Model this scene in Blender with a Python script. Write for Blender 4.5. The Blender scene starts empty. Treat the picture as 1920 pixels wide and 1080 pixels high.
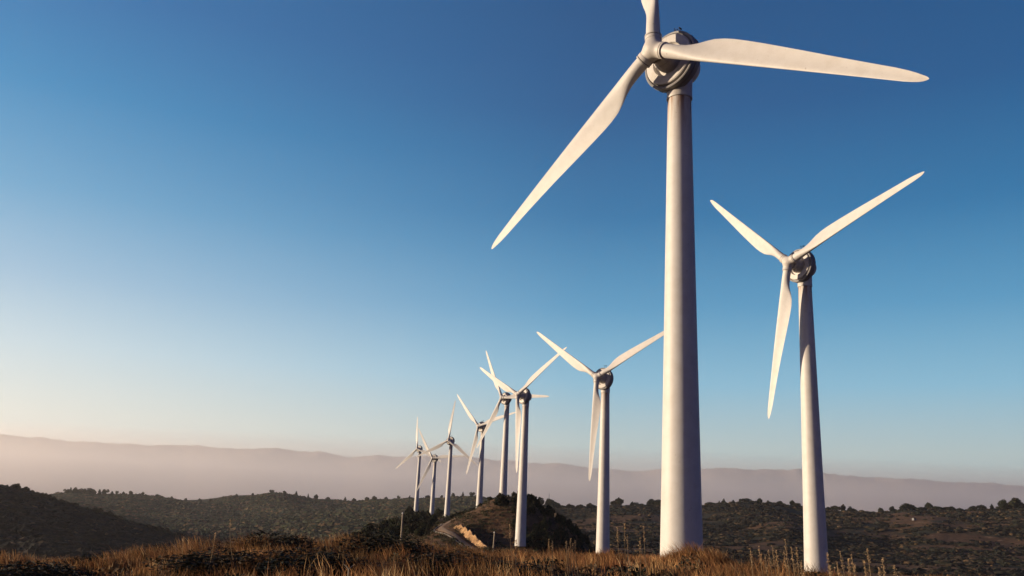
import bpy, math, random
import numpy as np
from mathutils import Vector, Matrix

# ------------------------------------------------------------------ scene, camera, sky, sun
random.seed(7)
rng = np.random.default_rng(11)
SC = bpy.context.scene
COL = SC.collection
F, PITCH, ROLL = 1609.6, 0.2460, 0.0448           # focal length in photo pixels (1920 wide), camera pitch and roll
FW = np.array([0, math.cos(PITCH), math.sin(PITCH)])
_r = np.array([1.0, 0, 0]); _u = np.cross(_r, FW)
RT = math.cos(ROLL) * _r + math.sin(ROLL) * _u
UP = -math.sin(ROLL) * _r + math.cos(ROLL) * _u
cd = bpy.data.cameras.new('camera'); cam = bpy.data.objects.new('camera', cd); COL.objects.link(cam)
cd.sensor_width = 36; cd.lens = F / 1920 * 36; cd.clip_start = 0.1; cd.clip_end = 90000
cam.matrix_world = Matrix(((RT[0], UP[0], -FW[0], 0), (RT[1], UP[1], -FW[1], 0), (RT[2], UP[2], -FW[2], 0), (0, 0, 0, 1)))
SC.camera = cam

SUN_AZ, SUN_EL = math.radians(-88), math.radians(8)     # azimuth from +Y, negative is to the left
SUN = Vector((math.sin(SUN_AZ) * math.cos(SUN_EL), math.cos(SUN_AZ) * math.cos(SUN_EL), math.sin(SUN_EL)))
W = bpy.data.worlds.new('World'); SC.world = W; W.use_nodes = True
nt = W.node_tree; nt.nodes.clear()
wo = nt.nodes.new('ShaderNodeOutputWorld'); bg = nt.nodes.new('ShaderNodeBackground')
sky = nt.nodes.new('ShaderNodeTexSky'); sky.sky_type = 'NISHITA'; sky.sun_disc = False
sky.sun_elevation = SUN_EL; sky.sun_rotation = SUN_AZ
sky.altitude = 600; sky.air_density = 1.0; sky.dust_density = 0.6; sky.ozone_density = 2.5
bg.inputs['Strength'].default_value = 0.10
def lin(c): return tuple(((v / 255 + .055) / 1.055) ** 2.4 if v > 10 else v / 255 / 12.92 for v in c)
def sky_ramp(stops, gain):
    r = nt.nodes.new('ShaderNodeValToRGB'); e = r.color_ramp.elements
    while len(e) < len(stops): e.new(.5)
    for el, (deg, c), g in zip(e, stops, gain):
        v = lin(c); el.position = math.sin(math.radians(max(deg, 0))); el.color = (v[0] * g[0], v[1] * g[1], v[2] * g[2], 1)
    return r
tc = nt.nodes.new('ShaderNodeTexCoord'); sx = nt.nodes.new('ShaderNodeSeparateXYZ'); nt.links.new(tc.outputs['Generated'], sx.inputs[0])
SKY_AWAY = [(0, (178, 176, 172)), (4, (176, 184, 184)), (8, (148, 182, 202)), (13, (106, 157, 194)), (19, (66, 122, 172)), (26, (41, 95, 153)), (33, (34, 86, 143)), (90, (24, 58, 105))]
SKY_SUN = [(0, (236, 224, 208)), (4, (228, 224, 213)), (8, (212, 220, 222)), (12, (184, 205, 222)), (17, (146, 181, 212)), (23, (102, 155, 201)), (29, (74, 130, 185)), (90, (30, 66, 115))]
GAIN_AWAY = [(1.15, 1.38, 1.40), (1.08, 1.36, 1.40), (.76, 1.14, 1.24), (.50, .98, 1.07), (.14, .90, .97), (.02, .85, .88), (.01, .83, .86), (.02, .6, .8)]
GAIN_SUN = [(1.02, 1.16, 1.22), (.97, 1.13, 1.20), (.84, 1.02, 1.12), (.66, .88, 1.0), (.40, .82, .96), (.12, .77, .91), (.03, .73, .88), (.1, .6, .8)]
r1 = sky_ramp(SKY_AWAY, GAIN_AWAY); r2 = sky_ramp(SKY_SUN, GAIN_SUN)
nt.links.new(sx.outputs['Z'], r1.inputs[0]); nt.links.new(sx.outputs['Z'], r2.inputs[0])
vd = nt.nodes.new('ShaderNodeVectorMath'); vd.operation = 'DOT_PRODUCT'; vd.inputs[1].default_value = (math.sin(SUN_AZ), math.cos(SUN_AZ), 0)
nt.links.new(tc.outputs['Generated'], vd.inputs[0])
mr = nt.nodes.new('ShaderNodeMapRange'); mr.inputs['From Min'].default_value = -.05; mr.inputs['From Max'].default_value = .54; mr.inputs['To Max'].default_value = 1.0
nt.links.new(vd.outputs['Value'], mr.inputs['Value'])
mx = nt.nodes.new('ShaderNodeMix'); mx.data_type = 'RGBA'; nt.links.new(mr.outputs[0], mx.inputs['Factor']); nt.links.new(r1.outputs[0], mx.inputs['A']); nt.links.new(r2.outputs[0], mx.inputs['B'])
# unseen sky behind and beside the view, darkened and blued to cut fill
def rng_node(sock, a, b, lo):
    m = nt.nodes.new('ShaderNodeMapRange'); m.interpolation_type = 'SMOOTHSTEP'
    m.inputs['From Min'].default_value = a; m.inputs['From Max'].default_value = b; m.inputs['To Min'].default_value = lo
    nt.links.new(sock, m.inputs['Value']); return m.outputs[0]
dk = nt.nodes.new('ShaderNodeMath'); dk.operation = 'MULTIPLY'
nt.links.new(rng_node(vd.outputs['Value'], -.72, -.49, .0), dk.inputs[0]); nt.links.new(rng_node(sx.outputs['Y'], .36, .74, .0), dk.inputs[1])
EXPO = 0.75
bg2 = nt.nodes.new('ShaderNodeBackground'); deep = nt.nodes.new('ShaderNodeMix'); deep.data_type = 'RGBA'; deep.blend_type = 'MULTIPLY'; deep.inputs['Factor'].default_value = 1; deep.inputs['B'].default_value = (.01, .16, .46, 1); nt.links.new(mx.outputs['Result'], deep.inputs['A'])
dm = nt.nodes.new('ShaderNodeMix'); dm.data_type = 'RGBA'; nt.links.new(dk.outputs[0], dm.inputs['Factor']); nt.links.new(deep.outputs['Result'], dm.inputs['A']); nt.links.new(mx.outputs['Result'], dm.inputs['B'])
nt.links.new(dm.outputs['Result'], bg2.inputs['Color']); bg2.inputs['Strength'].default_value = 2 ** -EXPO
ms = nt.nodes.new('ShaderNodeMixShader'); ms.inputs[0].default_value = .98      # the Nishita sky graded towards the deep blue of the photo
nt.links.new(sky.outputs[0], bg.inputs['Color']); nt.links.new(bg.outputs[0], ms.inputs[1]); nt.links.new(bg2.outputs[0], ms.inputs[2]); nt.links.new(ms.outputs[0], wo.inputs['Surface'])
sd = bpy.data.lights.new('sun', 'SUN'); sd.energy = 5.0; sd.angle = math.radians(0.5); sd.color = (1.0, 0.79, 0.55)
sun = bpy.data.objects.new('sun', sd); COL.objects.link(sun)
sun.rotation_euler = (-SUN).to_track_quat('-Z', 'Y').to_euler()
SC.view_settings.view_transform = 'Standard'; SC.view_settings.look = 'None'
SC.view_settings.exposure = EXPO; SC.view_settings.gamma = 1
SC.cycles.max_bounces = 6; SC.cycles.diffuse_bounces = 2; SC.cycles.volume_bounces = 2; SC.cycles.transparent_max_bounces = 8
SC.cycles.use_denoising = True

# ------------------------------------------------------------------ helpers
def tag(o, label=None, cat=None, group=None, kind=None):
    if label: o['label'] = label
    if cat: o['category'] = cat
    if group: o['group'] = group
    if kind: o['kind'] = kind
    return o

def empty(name, loc=(0, 0, 0), rz=0.0):
    o = bpy.data.objects.new(name, None); COL.objects.link(o)
    o.location = loc; o.rotation_euler = (0, 0, rz); o.empty_display_size = 0.5
    return o

def link(name, me, parent=None):
    o = bpy.data.objects.new(name, me); COL.objects.link(o)
    if parent: o.parent = parent
    return o

def copy_tree(o, parent=None):
    c = o.copy(); COL.objects.link(c); c.parent = parent
    for ch in list(o.children): copy_tree(ch, c)
    return c

def np_mesh(name, V, Fc, mat, col=None, smooth=False):
    """V (n,3), Fc (m,k) faces all with k corners; col (n,3) point colours"""
    V = np.asarray(V, np.float32); Fc = np.asarray(Fc, np.int32); k = Fc.shape[1]
    me = bpy.data.meshes.new(name)
    me.vertices.add(len(V)); me.vertices.foreach_set('co', V.ravel())
    me.loops.add(Fc.size); me.loops.foreach_set('vertex_index', Fc.ravel())
    me.polygons.add(len(Fc)); me.polygons.foreach_set('loop_start', np.arange(0, Fc.size, k, dtype=np.int32))
    me.polygons.foreach_set('loop_total', np.full(len(Fc), k, np.int32))
    me.polygons.foreach_set('use_smooth', np.full(len(Fc), smooth))
    me.materials.append(mat)
    if col is not None:
        a = me.attributes.new('tint', 'FLOAT_COLOR', 'POINT')
        a.data.foreach_set('color', np.c_[np.asarray(col, np.float32), np.ones(len(V), np.float32)].ravel())
    me.update(calc_edges=True); me.validate()
    return me

class MB:
    """collects shapes made of polygons, then builds ONE mesh"""
    def __init__(s): s.v = []; s.f = []
    def add(s, vs, fs):
        n = len(s.v); s.v += [tuple(v) for v in vs]; s.f += [tuple(i + n for i in f) for f in fs]
    def loft(s, rings, cap=True):
        k = len(rings[0]); vs = [v for r in rings for v in r]; fs = []
        for i in range(len(rings) - 1):
            for j in range(k):
                a = i * k + j; b = i * k + (j + 1) % k
                fs.append((a, b, b + k, a + k))
        if cap:
            fs.append(tuple(range(k))[::-1]); fs.append(tuple(range((len(rings) - 1) * k, len(rings) * k)))
        s.add(vs, fs)
    def lathe(s, prof, org, axis, seg=48):
        """prof: (distance along axis, radius)"""
        ax = Vector(axis).normalized(); t = Vector((0, 0, 1)) if abs(ax.z) < .9 else Vector((1, 0, 0))
        e1 = ax.cross(t).normalized(); e2 = ax.cross(e1); org = Vector(org)
        s.loft([[org + ax * a + (e1 * math.cos(q) + e2 * math.sin(q)) * max(r, 1e-3)
                 for q in [2 * math.pi * i / seg for i in range(seg)]] for a, r in prof])
    def tube(s, pts, rad, seg=8):
        pts = [Vector(p) for p in pts]; rings = []
        if not hasattr(rad, '__len__'): rad = [rad] * len(pts)
        for i, p in enumerate(pts):
            d = (pts[min(i + 1, len(pts) - 1)] - pts[max(i - 1, 0)]).normalized()
            t = Vector((1, 0, 0)) if abs(d.x) < .9 else Vector((0, 1, 0))
            a = d.cross(t).normalized(); b = d.cross(a)
            rings.append([p + (a * math.cos(2 * math.pi * j / seg) + b * math.sin(2 * math.pi * j / seg)) * rad[i] for j in range(seg)])
        s.loft(rings)
    def box(s, lo, hi):
        x0, y0, z0 = lo; x1, y1, z1 = hi
        s.add([(x0, y0, z0), (x1, y0, z0), (x1, y1, z0), (x0, y1, z0), (x0, y0, z1), (x1, y0, z1), (x1, y1, z1), (x0, y1, z1)],
              [(0, 3, 2, 1), (4, 5, 6, 7), (0, 1, 5, 4), (1, 2, 6, 5), (2, 3, 7, 6), (3, 0, 4, 7)])
    def mesh(s, name, mat, smooth=True, ang=35):
        me = bpy.data.meshes.new(name); me.from_pydata(s.v, [], s.f); me.materials.append(mat)
        me.polygons.foreach_set('use_smooth', [smooth] * len(me.polygons)); me.update()
        import bmesh
        b = bmesh.new(); b.from_mesh(me); bmesh.ops.recalc_face_normals(b, faces=b.faces); b.to_mesh(me); b.free()
        if smooth: me.set_sharp_from_angle(angle=math.radians(ang))
        return me
    def build(s, name, mat, parent=None, smooth=True, ang=35): return link(name, s.mesh(name, mat, smooth, ang), parent)

def vnoise(x, y, seed=0, octaves=4, gain=.5):
    """smooth value noise, numpy, about -1..1"""
    out = 0; amp = 1; tot = 0
    for o in range(octaves):
        xi = np.floor(x).astype(np.int64); yi = np.floor(y).astype(np.int64); fx = x - xi; fy = y - yi
        fx = fx * fx * (3 - 2 * fx); fy = fy * fy * (3 - 2 * fy)
        def h(a, b):
            n = (a * 374761393 + b * 668265263 + (seed + o * 17) * 974711) & 0x7fffffff
            n = ((n ^ (n >> 13)) * 1274126177) & 0x7fffffff
            return ((n ^ (n >> 16)) & 0xffff) / 32767.5 - 1
        v = (h(xi, yi) * (1 - fx) + h(xi + 1, yi) * fx) * (1 - fy) + (h(xi, yi + 1) * (1 - fx) + h(xi + 1, yi + 1) * fx) * fy
        out = out + amp * v; tot += amp; amp *= gain; x = x * 2.03 + 11.3; y = y * 2.03 + 5.7
    return out / tot

def ss(a, b, x):
    t = np.clip((x - a) / (b - a), 0, 1); return t * t * (3 - 2 * t)

# ------------------------------------------------------------------ materials
def new_mat(name, rough=.8):
    m = bpy.data.materials.new(name); m.use_nodes = True
    b = m.node_tree.nodes['Principled BSDF']; b.inputs['Roughness'].default_value = rough
    return m, m.node_tree, b

def noise_node(t, scale, detail=6, rough=.6, vec=None, coord='Object', dist=0.0):
    n = t.nodes.new('ShaderNodeTexNoise'); n.inputs['Scale'].default_value = scale
    n.inputs['Detail'].default_value = detail; n.inputs['Roughness'].default_value = rough; n.inputs['Distortion'].default_value = dist
    if vec is None:
        c = t.nodes.new('ShaderNodeTexCoord'); vec = c.outputs[coord]
    t.links.new(vec, n.inputs['Vector'])
    return n.outputs['Fac']

def ramp(t, fac, stops):
    r = t.nodes.new('ShaderNodeValToRGB'); e = r.color_ramp.elements
    while len(e) < len(stops): e.new(.5)
    for el, (p, c) in zip(e, stops): el.position = p; el.color = (c[0], c[1], c[2], 1) if hasattr(c, '__len__') else (c, c, c, 1)
    t.links.new(fac, r.inputs['Fac']); return r.outputs['Color']

def mix(t, fac, a, b, mode='MIX'):
    m = t.nodes.new('ShaderNodeMix'); m.data_type = 'RGBA'; m.blend_type = mode
    for sock, val in ((m.inputs['Factor'], fac), (m.inputs['A'], a), (m.inputs['B'], b)):
        if isinstance(val, bpy.types.NodeSocket): t.links.new(val, sock)
        elif hasattr(val, '__len__'): sock.default_value = (*val, 1)
        else: sock.default_value = val
    return m.outputs['Result']

def scaled(t, s, coord='Object'):
    c = t.nodes.new('ShaderNodeTexCoord'); m = t.nodes.new('ShaderNodeMapping'); m.inputs['Scale'].default_value = s
    t.links.new(c.outputs[coord], m.inputs['Vector']); return m.outputs['Vector']

def paint(name, base, dirt, streak=True, topz=None):
    m, t, b = new_mat(name, .55)
    c = mix(t, ramp(t, noise_node(t, 0.9, 8, .65), [(.42, 0), (.75, 1)]), base, tuple(x * y for x, y in zip(base, (.88, .86, .83))))
    if streak:
        st = noise_node(t, 1.0, 6, .7, scaled(t, (3.5, 3.5, .10)))
        c = mix(t, ramp(t, st, [(.53, 0), (.80, .45)]), c, dirt)
    spots = noise_node(t, 3.2, 3, .5)
    c = mix(t, ramp(t, spots, [(.715, 0), (.75, .5)]), c, (.23, .19, .15))
    if topz:      # grease and rust running down from the yaw bearing
        g = t.nodes.new('ShaderNodeTexCoord'); s = t.nodes.new('ShaderNodeSeparateXYZ'); t.links.new(g.outputs['Object'], s.inputs[0])
        mr = t.nodes.new('ShaderNodeMapRange'); mr.inputs['From Min'].default_value = topz - 5.5; mr.inputs['From Max'].default_value = topz
        t.links.new(s.outputs['Z'], mr.inputs['Value'])
        n = noise_node(t, 1.0, 5, .7, scaled(t, (2.2, 2.2, .16)))
        mm = t.nodes.new('ShaderNodeMath'); mm.operation = 'MULTIPLY'
        t.links.new(mr.outputs[0], mm.inputs[0]); t.links.new(ramp(t, n, [(.35, 0), (.6, 1)]), mm.inputs[1])
        pw = t.nodes.new('ShaderNodeMath'); pw.operation = 'POWER'; pw.inputs[1].default_value = 1.8; t.links.new(mm.outputs[0], pw.inputs[0])
        c = mix(t, pw.outputs[0], c, (.26, .14, .07))
    t.links.new(c, b.inputs['Base Color'])
    bp = t.nodes.new('ShaderNodeBump'); bp.inputs['Strength'].default_value = .08; bp.inputs['Distance'].default_value = .05
    t.links.new(noise_node(t, 6, 4), bp.inputs['Height']); t.links.new(bp.outputs[0], b.inputs['Normal'])
    return m

HUB_H, OVER, TILT, FLEX, HTOP = 44.155, 3.655, 0.0457, 0.743, 3.287
M_TOWER = paint('tower_paint', (.58, .56, .53), (.52, .46, .39), True, HUB_H - HTOP)
M_BLADE = paint('blade_gelcoat', (.58, .56, .535), (.60, .55, .48), False)
M_NAC = paint('nacelle_paint', (.56, .53, .50), (.30, .24, .18), True)
M_RIM = paint('stator_shaded_paint', (.24, .235, .24), (.14, .12, .10), True)  # rim greyer than the nacelle: its shade is put into the base colour
M_DARK, t_, b_ = new_mat('dark_rubber', .7); b_.inputs['Base Color'].default_value = (.03, .03, .035, 1)
M_STEEL, t_, b_ = new_mat('galvanised_steel', .45); b_.inputs['Base Color'].default_value = (.35, .35, .36, 1); b_.inputs['Metallic'].default_value = .6

def tinted(name, rough=.85, transl=.0, noise_scale=None):
    """material that reads its colour from the mesh's own 'tint' attribute"""
    m, t, b = new_mat(name, rough)
    a = t.nodes.new('ShaderNodeAttribute'); a.attribute_name = 'tint'; c = a.outputs['Color']
    if noise_scale:
        n = noise_node(t, noise_scale, 5, .7, coord='Object'); c = mix(t, 1.0, c, ramp(t, n, [(.3, .55), (.7, 1.45)]), 'MULTIPLY')
    t.links.new(c, b.inputs['Base Color']); b.inputs['Specular IOR Level'].default_value = .15
    if transl:
        tr = t.nodes.new('ShaderNodeBsdfTranslucent'); mx = t.nodes.new('ShaderNodeMixShader'); mx.inputs[0].default_value = transl
        t.links.new(c, tr.inputs['Color']); t.links.new(b.outputs[0], mx.inputs[1]); t.links.new(tr.outputs[0], mx.inputs[2])
        t.links.new(mx.outputs[0], t.nodes['Material Output'].inputs['Surface'])
    return m
M_GRASS = tinted('dry_grass', .7, .3)
M_LEAF = tinted('dark_foliage', .75, .15)
M_SCRUB = tinted('far_scrub', .95, 0, .35)
M_BARK, t_, b_ = new_mat('bark', .9); t_.links.new(ramp(t_, noise_node(t_, 6), [(.3, (.05, .035, .025)), (.7, (.13, .09, .06))]), b_.inputs['Base Color'])
M_WOOD, t_, b_ = new_mat('weathered_wood', .85); t_.links.new(ramp(t_, noise_node(t_, 1, 5, .6, scaled(t_, (8, 8, 1))), [(.3, (.30, .24, .16)), (.7, (.50, .42, .30))]), b_.inputs['Base Color'])

# ------------------------------------------------------------------ terrain
def pix(px, py):
    """direction of a point of the photograph: azimuth, slope"""
    d = RT * (px - 960) / F - UP * (py - 540) / F + FW
    return math.atan2(d[0], d[1]), d[2] / math.hypot(d[0], d[1])
def at(px, py, r):
    a, q = pix(px, py); return Vector((math.sin(a) * r, math.cos(a) * r, q * r))
def px_of(x, y, z):
    P = np.array([x, y, z], float); d = P @ FW; return 960 + F * (P @ RT) / d, 540 - F * (P @ UP) / d

CP = []                                   # (azimuth, ln r, slope)
def row(r, pts, dy=0):
    for x, y in pts:
        a, q = pix(x, y + dy); CP.append((a, math.log(r), q))
for r, z in ((1, -1.68), (3, -1.68), (7, -1.70)):
    for x in (-60, 300, 650, 1000, 1350, 1650, 1980):
        a, q = pix(x, 540); CP.append((a, math.log(r), z / r))
for x, z in ((-60, -1.95), (150, -1.9), (350, -1.8), (600, -1.75), (900, -1.8), (1200, -1.85), (1500, -2.0), (1980, -2.2)):
    a, q = pix(x, 540); CP.append((a, math.log(14), z / 14))
row(28, [(-60, 1076), (60, 1078), (150, 1076), (250, 1066), (330, 1058), (420, 1053), (520, 1040), (620, 1038), (700, 1044), (780, 1046), (860, 1052),
         (960, 1056), (1060, 1060), (1150, 1062), (1250, 1068), (1330, 1072), (1420, 1084), (1530, 1096), (1700, 1108), (1980, 1130)])
row(45, [(-60, 1085), (150, 1080), (330, 1070), (520, 1056), (700, 1056), (860, 1054), (960, 1054), (1120, 1058), (1280, 1062), (1420, 1085), (1600, 1105), (1980, 1130)])
row(71, [(-60, 1110), (200, 1098), (400, 1078), (600, 1068), (800, 1064), (1000, 1062), (1150, 1062), (1280, 1058), (1420, 1080), (1600, 1105), (1980, 1130)])
row(130, [(-60, 1130), (300, 1100), (600, 1080), (850, 1066), (1000, 1062), (1129, 1062), (1280, 1080), (1420, 1092), (1530, 1080), (1620, 1090), (1980, 1115)])
row(212, [(-60, 1130), (400, 1100), (600, 1076), (760, 1060), (860, 1050), (930, 1046), (1000, 1046), (1070, 1046), (1129, 1044), (1190, 1062), (1300, 1090), (1500, 1110), (1980, 1120)])
row(282, [(-60, 1130), (400, 1090), (600, 1058), (700, 1042), (800, 1034), (860, 1030), (905, 1030), (974, 1034), (1040, 1048), (1100, 1070), (1250, 1100), (1500, 1110), (1980, 1110)])
row(316, [(650, 1040), (780, 1018), (830, 1004), (870, 1004), (905, 1010), (940, 1008), (980, 1010), (1020, 1020), (1060, 1036), (1110, 1060)])
row(348, [(-60, 1120), (560, 1052), (650, 1034), (740, 1014), (790, 1002), (825, 988), (850, 978), (872, 968), (900, 956), (925, 947), (950, 943), (980, 945), (1005, 954), (1030, 968), (1060, 988), (1085, 1006), (1110, 1030), (1150, 1062), (1300, 1085), (1500, 1092), (1980, 1100)])
row(385, [(740, 1004), (800, 988), (836, 978), (862, 972), (900, 962), (942, 950), (980, 955), (1030, 990), (1080, 1030)])
row(447, [(-60, 1110), (400, 1080), (560, 1046), (640, 1024), (700, 1006), (760, 988), (820, 974), (860, 964), (897, 957), (940, 966), (1000, 992), (1100, 1050), (1300, 1075), (1600, 1085), (1980, 1098)])
row(540, [(600, 1020), (700, 1000), (760, 984), (800, 974), (836, 971), (870, 972), (920, 984), (1000, 1010), (1100, 1040)])
row(602, [(-60, 1060), (200, 1065), (400, 1064), (560, 1024), (700, 1000), (770, 976), (808, 971), (850, 978), (900, 992), (1000, 1014), (1300, 1052), (1600, 1070), (1980, 1088)])
row(671, [(700, 990), (760, 970), (780, 968), (805, 975), (860, 990), (1000, 1010)])
row(800, [(-60, 960), (100, 985), (250, 1020), (400, 1056), (560, 1040), (700, 1008), (800, 1000), (950, 1010), (1100, 1024), (1300, 1040), (1500, 1054), (1700, 1066), (1980, 1075)])
row(1000, [(-60, 902), (0, 916), (60, 928), (130, 951), (200, 971), (260, 991), (330, 1011), (400, 1028), (480, 1042), (600, 1030), (800, 1005)])
row(1120, [(980, 995), (1080, 990), (1200, 988), (1300, 995), (1400, 1000), (1480, 988), (1560, 1010), (1680, 1024), (1800, 1022), (1900, 1030), (1980, 1036)])
row(1300, [(-60, 960), (150, 975), (300, 1000), (450, 1005), (600, 990), (800, 968), (900, 965), (1000, 968), (1100, 970), (1200, 962), (1300, 968), (1400, 962), (1500, 972), (1600, 982), (1750, 980), (1980, 985)])
row(1550, [(960, 950), (1000, 949), (1070, 952), (1150, 947), (1240, 948), (1330, 945), (1400, 942), (1460, 944), (1500, 953), (1560, 961), (1640, 966), (1700, 960), (1780, 960), (1850, 958), (1920, 953), (1980, 948)])
row(1750, [(-60, 960), (150, 965), (300, 975), (450, 980), (600, 965), (750, 952), (850, 950), (920, 955)])
row(1800, [(1000, 956), (1150, 956), (1330, 954), (1460, 954), (1560, 970), (1700, 970), (1850, 968), (1980, 962)])
row(2050, [(-60, 945), (200, 948), (350, 955), (450, 962), (560, 950), (640, 955), (720, 952), (820, 945), (900, 945)])
row(2400, [(-60, 930), (40, 930), (100, 929), (130, 925), (240, 929), (300, 933), (390, 941), (430, 932), (510, 926), (560, 932), (620, 940), (700, 939), (760, 938), (800, 938), (850, 935), (900, 933), (950, 944), (1000, 954)])
row(2400, [(1100, 975), (1300, 975), (1500, 985), (1700, 990), (1980, 990)])
row(3500, [(-60, 960), (300, 965), (600, 970), (900, 980), (1200, 990), (1500, 1000), (1980, 1010)])
row(7000, [(-60, 955), (300, 965), (600, 975), (900, 990), (1200, 1000), (1500, 1015), (1980, 1035)])
row(13000, [(-60, 925), (300, 935), (600, 950), (900, 965), (1200, 978), (1500, 990), (1980, 1010)])
row(15500, [(-60, 890), (300, 905), (600, 920), (900, 932), (1200, 945), (1500, 958), (1980, 980)])
MTN = [(-60, 818), (0, 820), (80, 823), (180, 832), (240, 836), (300, 838), (370, 839), (450, 845), (520, 844), (600, 850), (700, 856), (800, 857), (880, 859), (960, 867), (1050, 872),
       (1100, 877), (1160, 885), (1240, 881), (1320, 882), (1380, 879), (1440, 885), (1500, 883), (1560, 892), (1600, 896), (1650, 899), (1700, 900), (1760, 904), (1850, 908), (1920, 914), (1980, 918)]
row(19000, MTN)
row(23000, MTN[::2], 12)
for x in range(-60, 2000, 240):
    a, q = pix(x, 540); CP.append((a, math.log(32000), -250 / 32000))
CP = np.array(CP); KA = 5.0
def _phi(d2): return np.sqrt(d2 + .03 ** 2)
_P = np.c_[CP[:, 0] * KA, CP[:, 1]]
_A = _phi(((_P[:, None] - _P[None]) ** 2).sum(-1)); _n = len(_P)
_B = np.c_[np.ones(_n), _P]; _M = np.block([[_A, _B], [_B.T, np.zeros((3, 3))]])
_wt = np.linalg.solve(_M + 0 * np.eye(_n + 3), np.r_[CP[:, 2], 0, 0, 0])
def q_raw(a, lr):
    out = np.empty(a.shape).ravel(); A = a.ravel() * KA; L = lr.ravel()
    for i in range(0, len(A), 20000):
        p = np.c_[A[i:i + 20000], L[i:i + 20000]]
        out[i:i + 20000] = _phi(((p[:, None] - _P[None]) ** 2).sum(-1)) @ _wt[:-3] + _wt[-3] + p @ _wt[-2:]
    return out.reshape(a.shape)

AZ = np.radians(np.r_[np.arange(-180, -38, 3.0), np.arange(-38, 38, .13), np.arange(38, 180.1, 3.0)])
_rs = [.8]
while _rs[-1] < 32000:
    r = _rs[-1]; _rs.append(r * (1.035 if r < 12 else 1.018 if r < 150 else 1.0085 if r < 750 else 1.014 if r < 3000 else 1.025))
RR = np.array(_rs); LR = np.log(RR)
azc = np.clip(AZ, -.61, .61)
Q = q_raw(*np.meshgrid(azc, LR, indexing='ij'))
qm = .5 * (q_raw(*np.meshgrid(np.array([-.61]), LR, indexing='ij')) + q_raw(*np.meshgrid(np.array([.61]), LR, indexing='ij')))
wb = ss(.61, 2.6, np.abs(AZ))[:, None]; Q = Q * (1 - wb) + qm * wb
X = np.sin(AZ)[:, None] * RR; Y = np.cos(AZ)[:, None] * RR; Z = Q * RR
# turbines: x, y, base of the fit, yaw, phase, and where the foot shows in the photo
TB = [(14.13, 69.82, -5.429, -2.4141, .4525, 1058), (47.03, 133.25, -5.089, -2.6132, -.3292, 1084), (24.23, 212.02, -13.309, -2.2975, -.4661, 1043),
      (6.21, 281.99, -9.81, -2.4404, -.5787, 1034), (.11, 372.69, -.236, -2.2665, .0213, 932), (-11.65, 446.82, -6.585, -2.2655, -.2683, 956),
      (-33.35, 539.44, -8.195, -2.0193, .6174, 972.5), (-47.5, 602.05, -16.381, -2.0235, -.0713, 973), (-64.93, 670.61, -6.692, -2.1314, .3949, 969)]
GZ = []
for x, y, z, yaw, ph, py in TB:
    p0 = px_of(x, y, z); GZ.append(z - (py - p0[1]) * (y * FW[1] + z * FW[2]) / F)
far = ss(20, 60, RR)[None]
Z += (vnoise(X / 7, Y / 7, 3) * .20 + (vnoise(X / 2.4, Y / 2.4, 13, 2)) * .13) * ss(10, 24, RR)[None] * (1 - ss(90, 200, RR)[None])
Z += vnoise(X / 30, Y / 30, 5) * 1.1 * ss(250, 500, RR)[None] * (1 - .0 * far)
Z += vnoise(X / 140, Y / 140, 8) * 7 * ss(900, 1500, RR)[None] * (1 - ss(2600, 5000, RR)[None])
mt = ss(13500, 17500, RR)[None]
Z += (-np.abs(vnoise(X / 900, Y / 900, 21, 6, .62)) * 120 + 32) * mt + vnoise(X / 420, Y / 420, 33, 4) * 30 * mt
_iz = []
for (x, y, z, yaw, ph, py), g in zip(TB, GZ):        # level the ground under each tower
    d = np.hypot(X - x, Y - y); w = np.exp(-(d / (6 + .02 * y)) ** 2); i = np.unravel_index(np.argmin(d), d.shape)
    Z += w * (g - Z[i])
def lookup(G, x, y):
    x = np.asarray(x, float); y = np.asarray(y, float); a = np.arctan2(x, y); l = np.log(np.maximum(np.hypot(x, y), .81))
    ia = np.clip(np.searchsorted(AZ, a) - 1, 0, len(AZ) - 2); il = np.clip(np.searchsorted(LR, l) - 1, 0, len(LR) - 2)
    fa = np.clip((a - AZ[ia]) / (AZ[ia + 1] - AZ[ia]), 0, 1); fl = np.clip((l - LR[il]) / (LR[il + 1] - LR[il]), 0, 1)
    return (G[ia, il] * (1 - fa) + G[ia + 1, il] * fa) * (1 - fl) + (G[ia, il + 1] * (1 - fa) + G[ia + 1, il + 1] * fa) * fl
def ground(x, y): return lookup(Z, x, y)

def dryness(x, y):
    """how bare and dry the cover is, 0 wooded .. 1 dry grass"""
    r = np.hypot(x, y); a = np.arctan2(x, y)
    n = vnoise(x / 110, y / 55, 41, 5, .62) ; n2 = vnoise(x / 22, y / 22, 43, 3)
    near = 1 - ss(150, 260, r)
    ridge = .72 + .3 * n2
    right = .40 + 1.05 * n + .25 * n2 + .12 * ss(.1, .4, a) - .25 * ss(1100, 1500, r)
    left = .08 + .35 * np.clip(n, 0, 1)
    dleft = .22 + .5 * n
    far_ = np.where(a > .02, right, np.where(r < 1300, left, dleft))
    k = ss(430, 640, r)
    return np.clip(near + (1 - near) * (ridge * (1 - k) + far_ * k), 0, 1)

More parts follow.
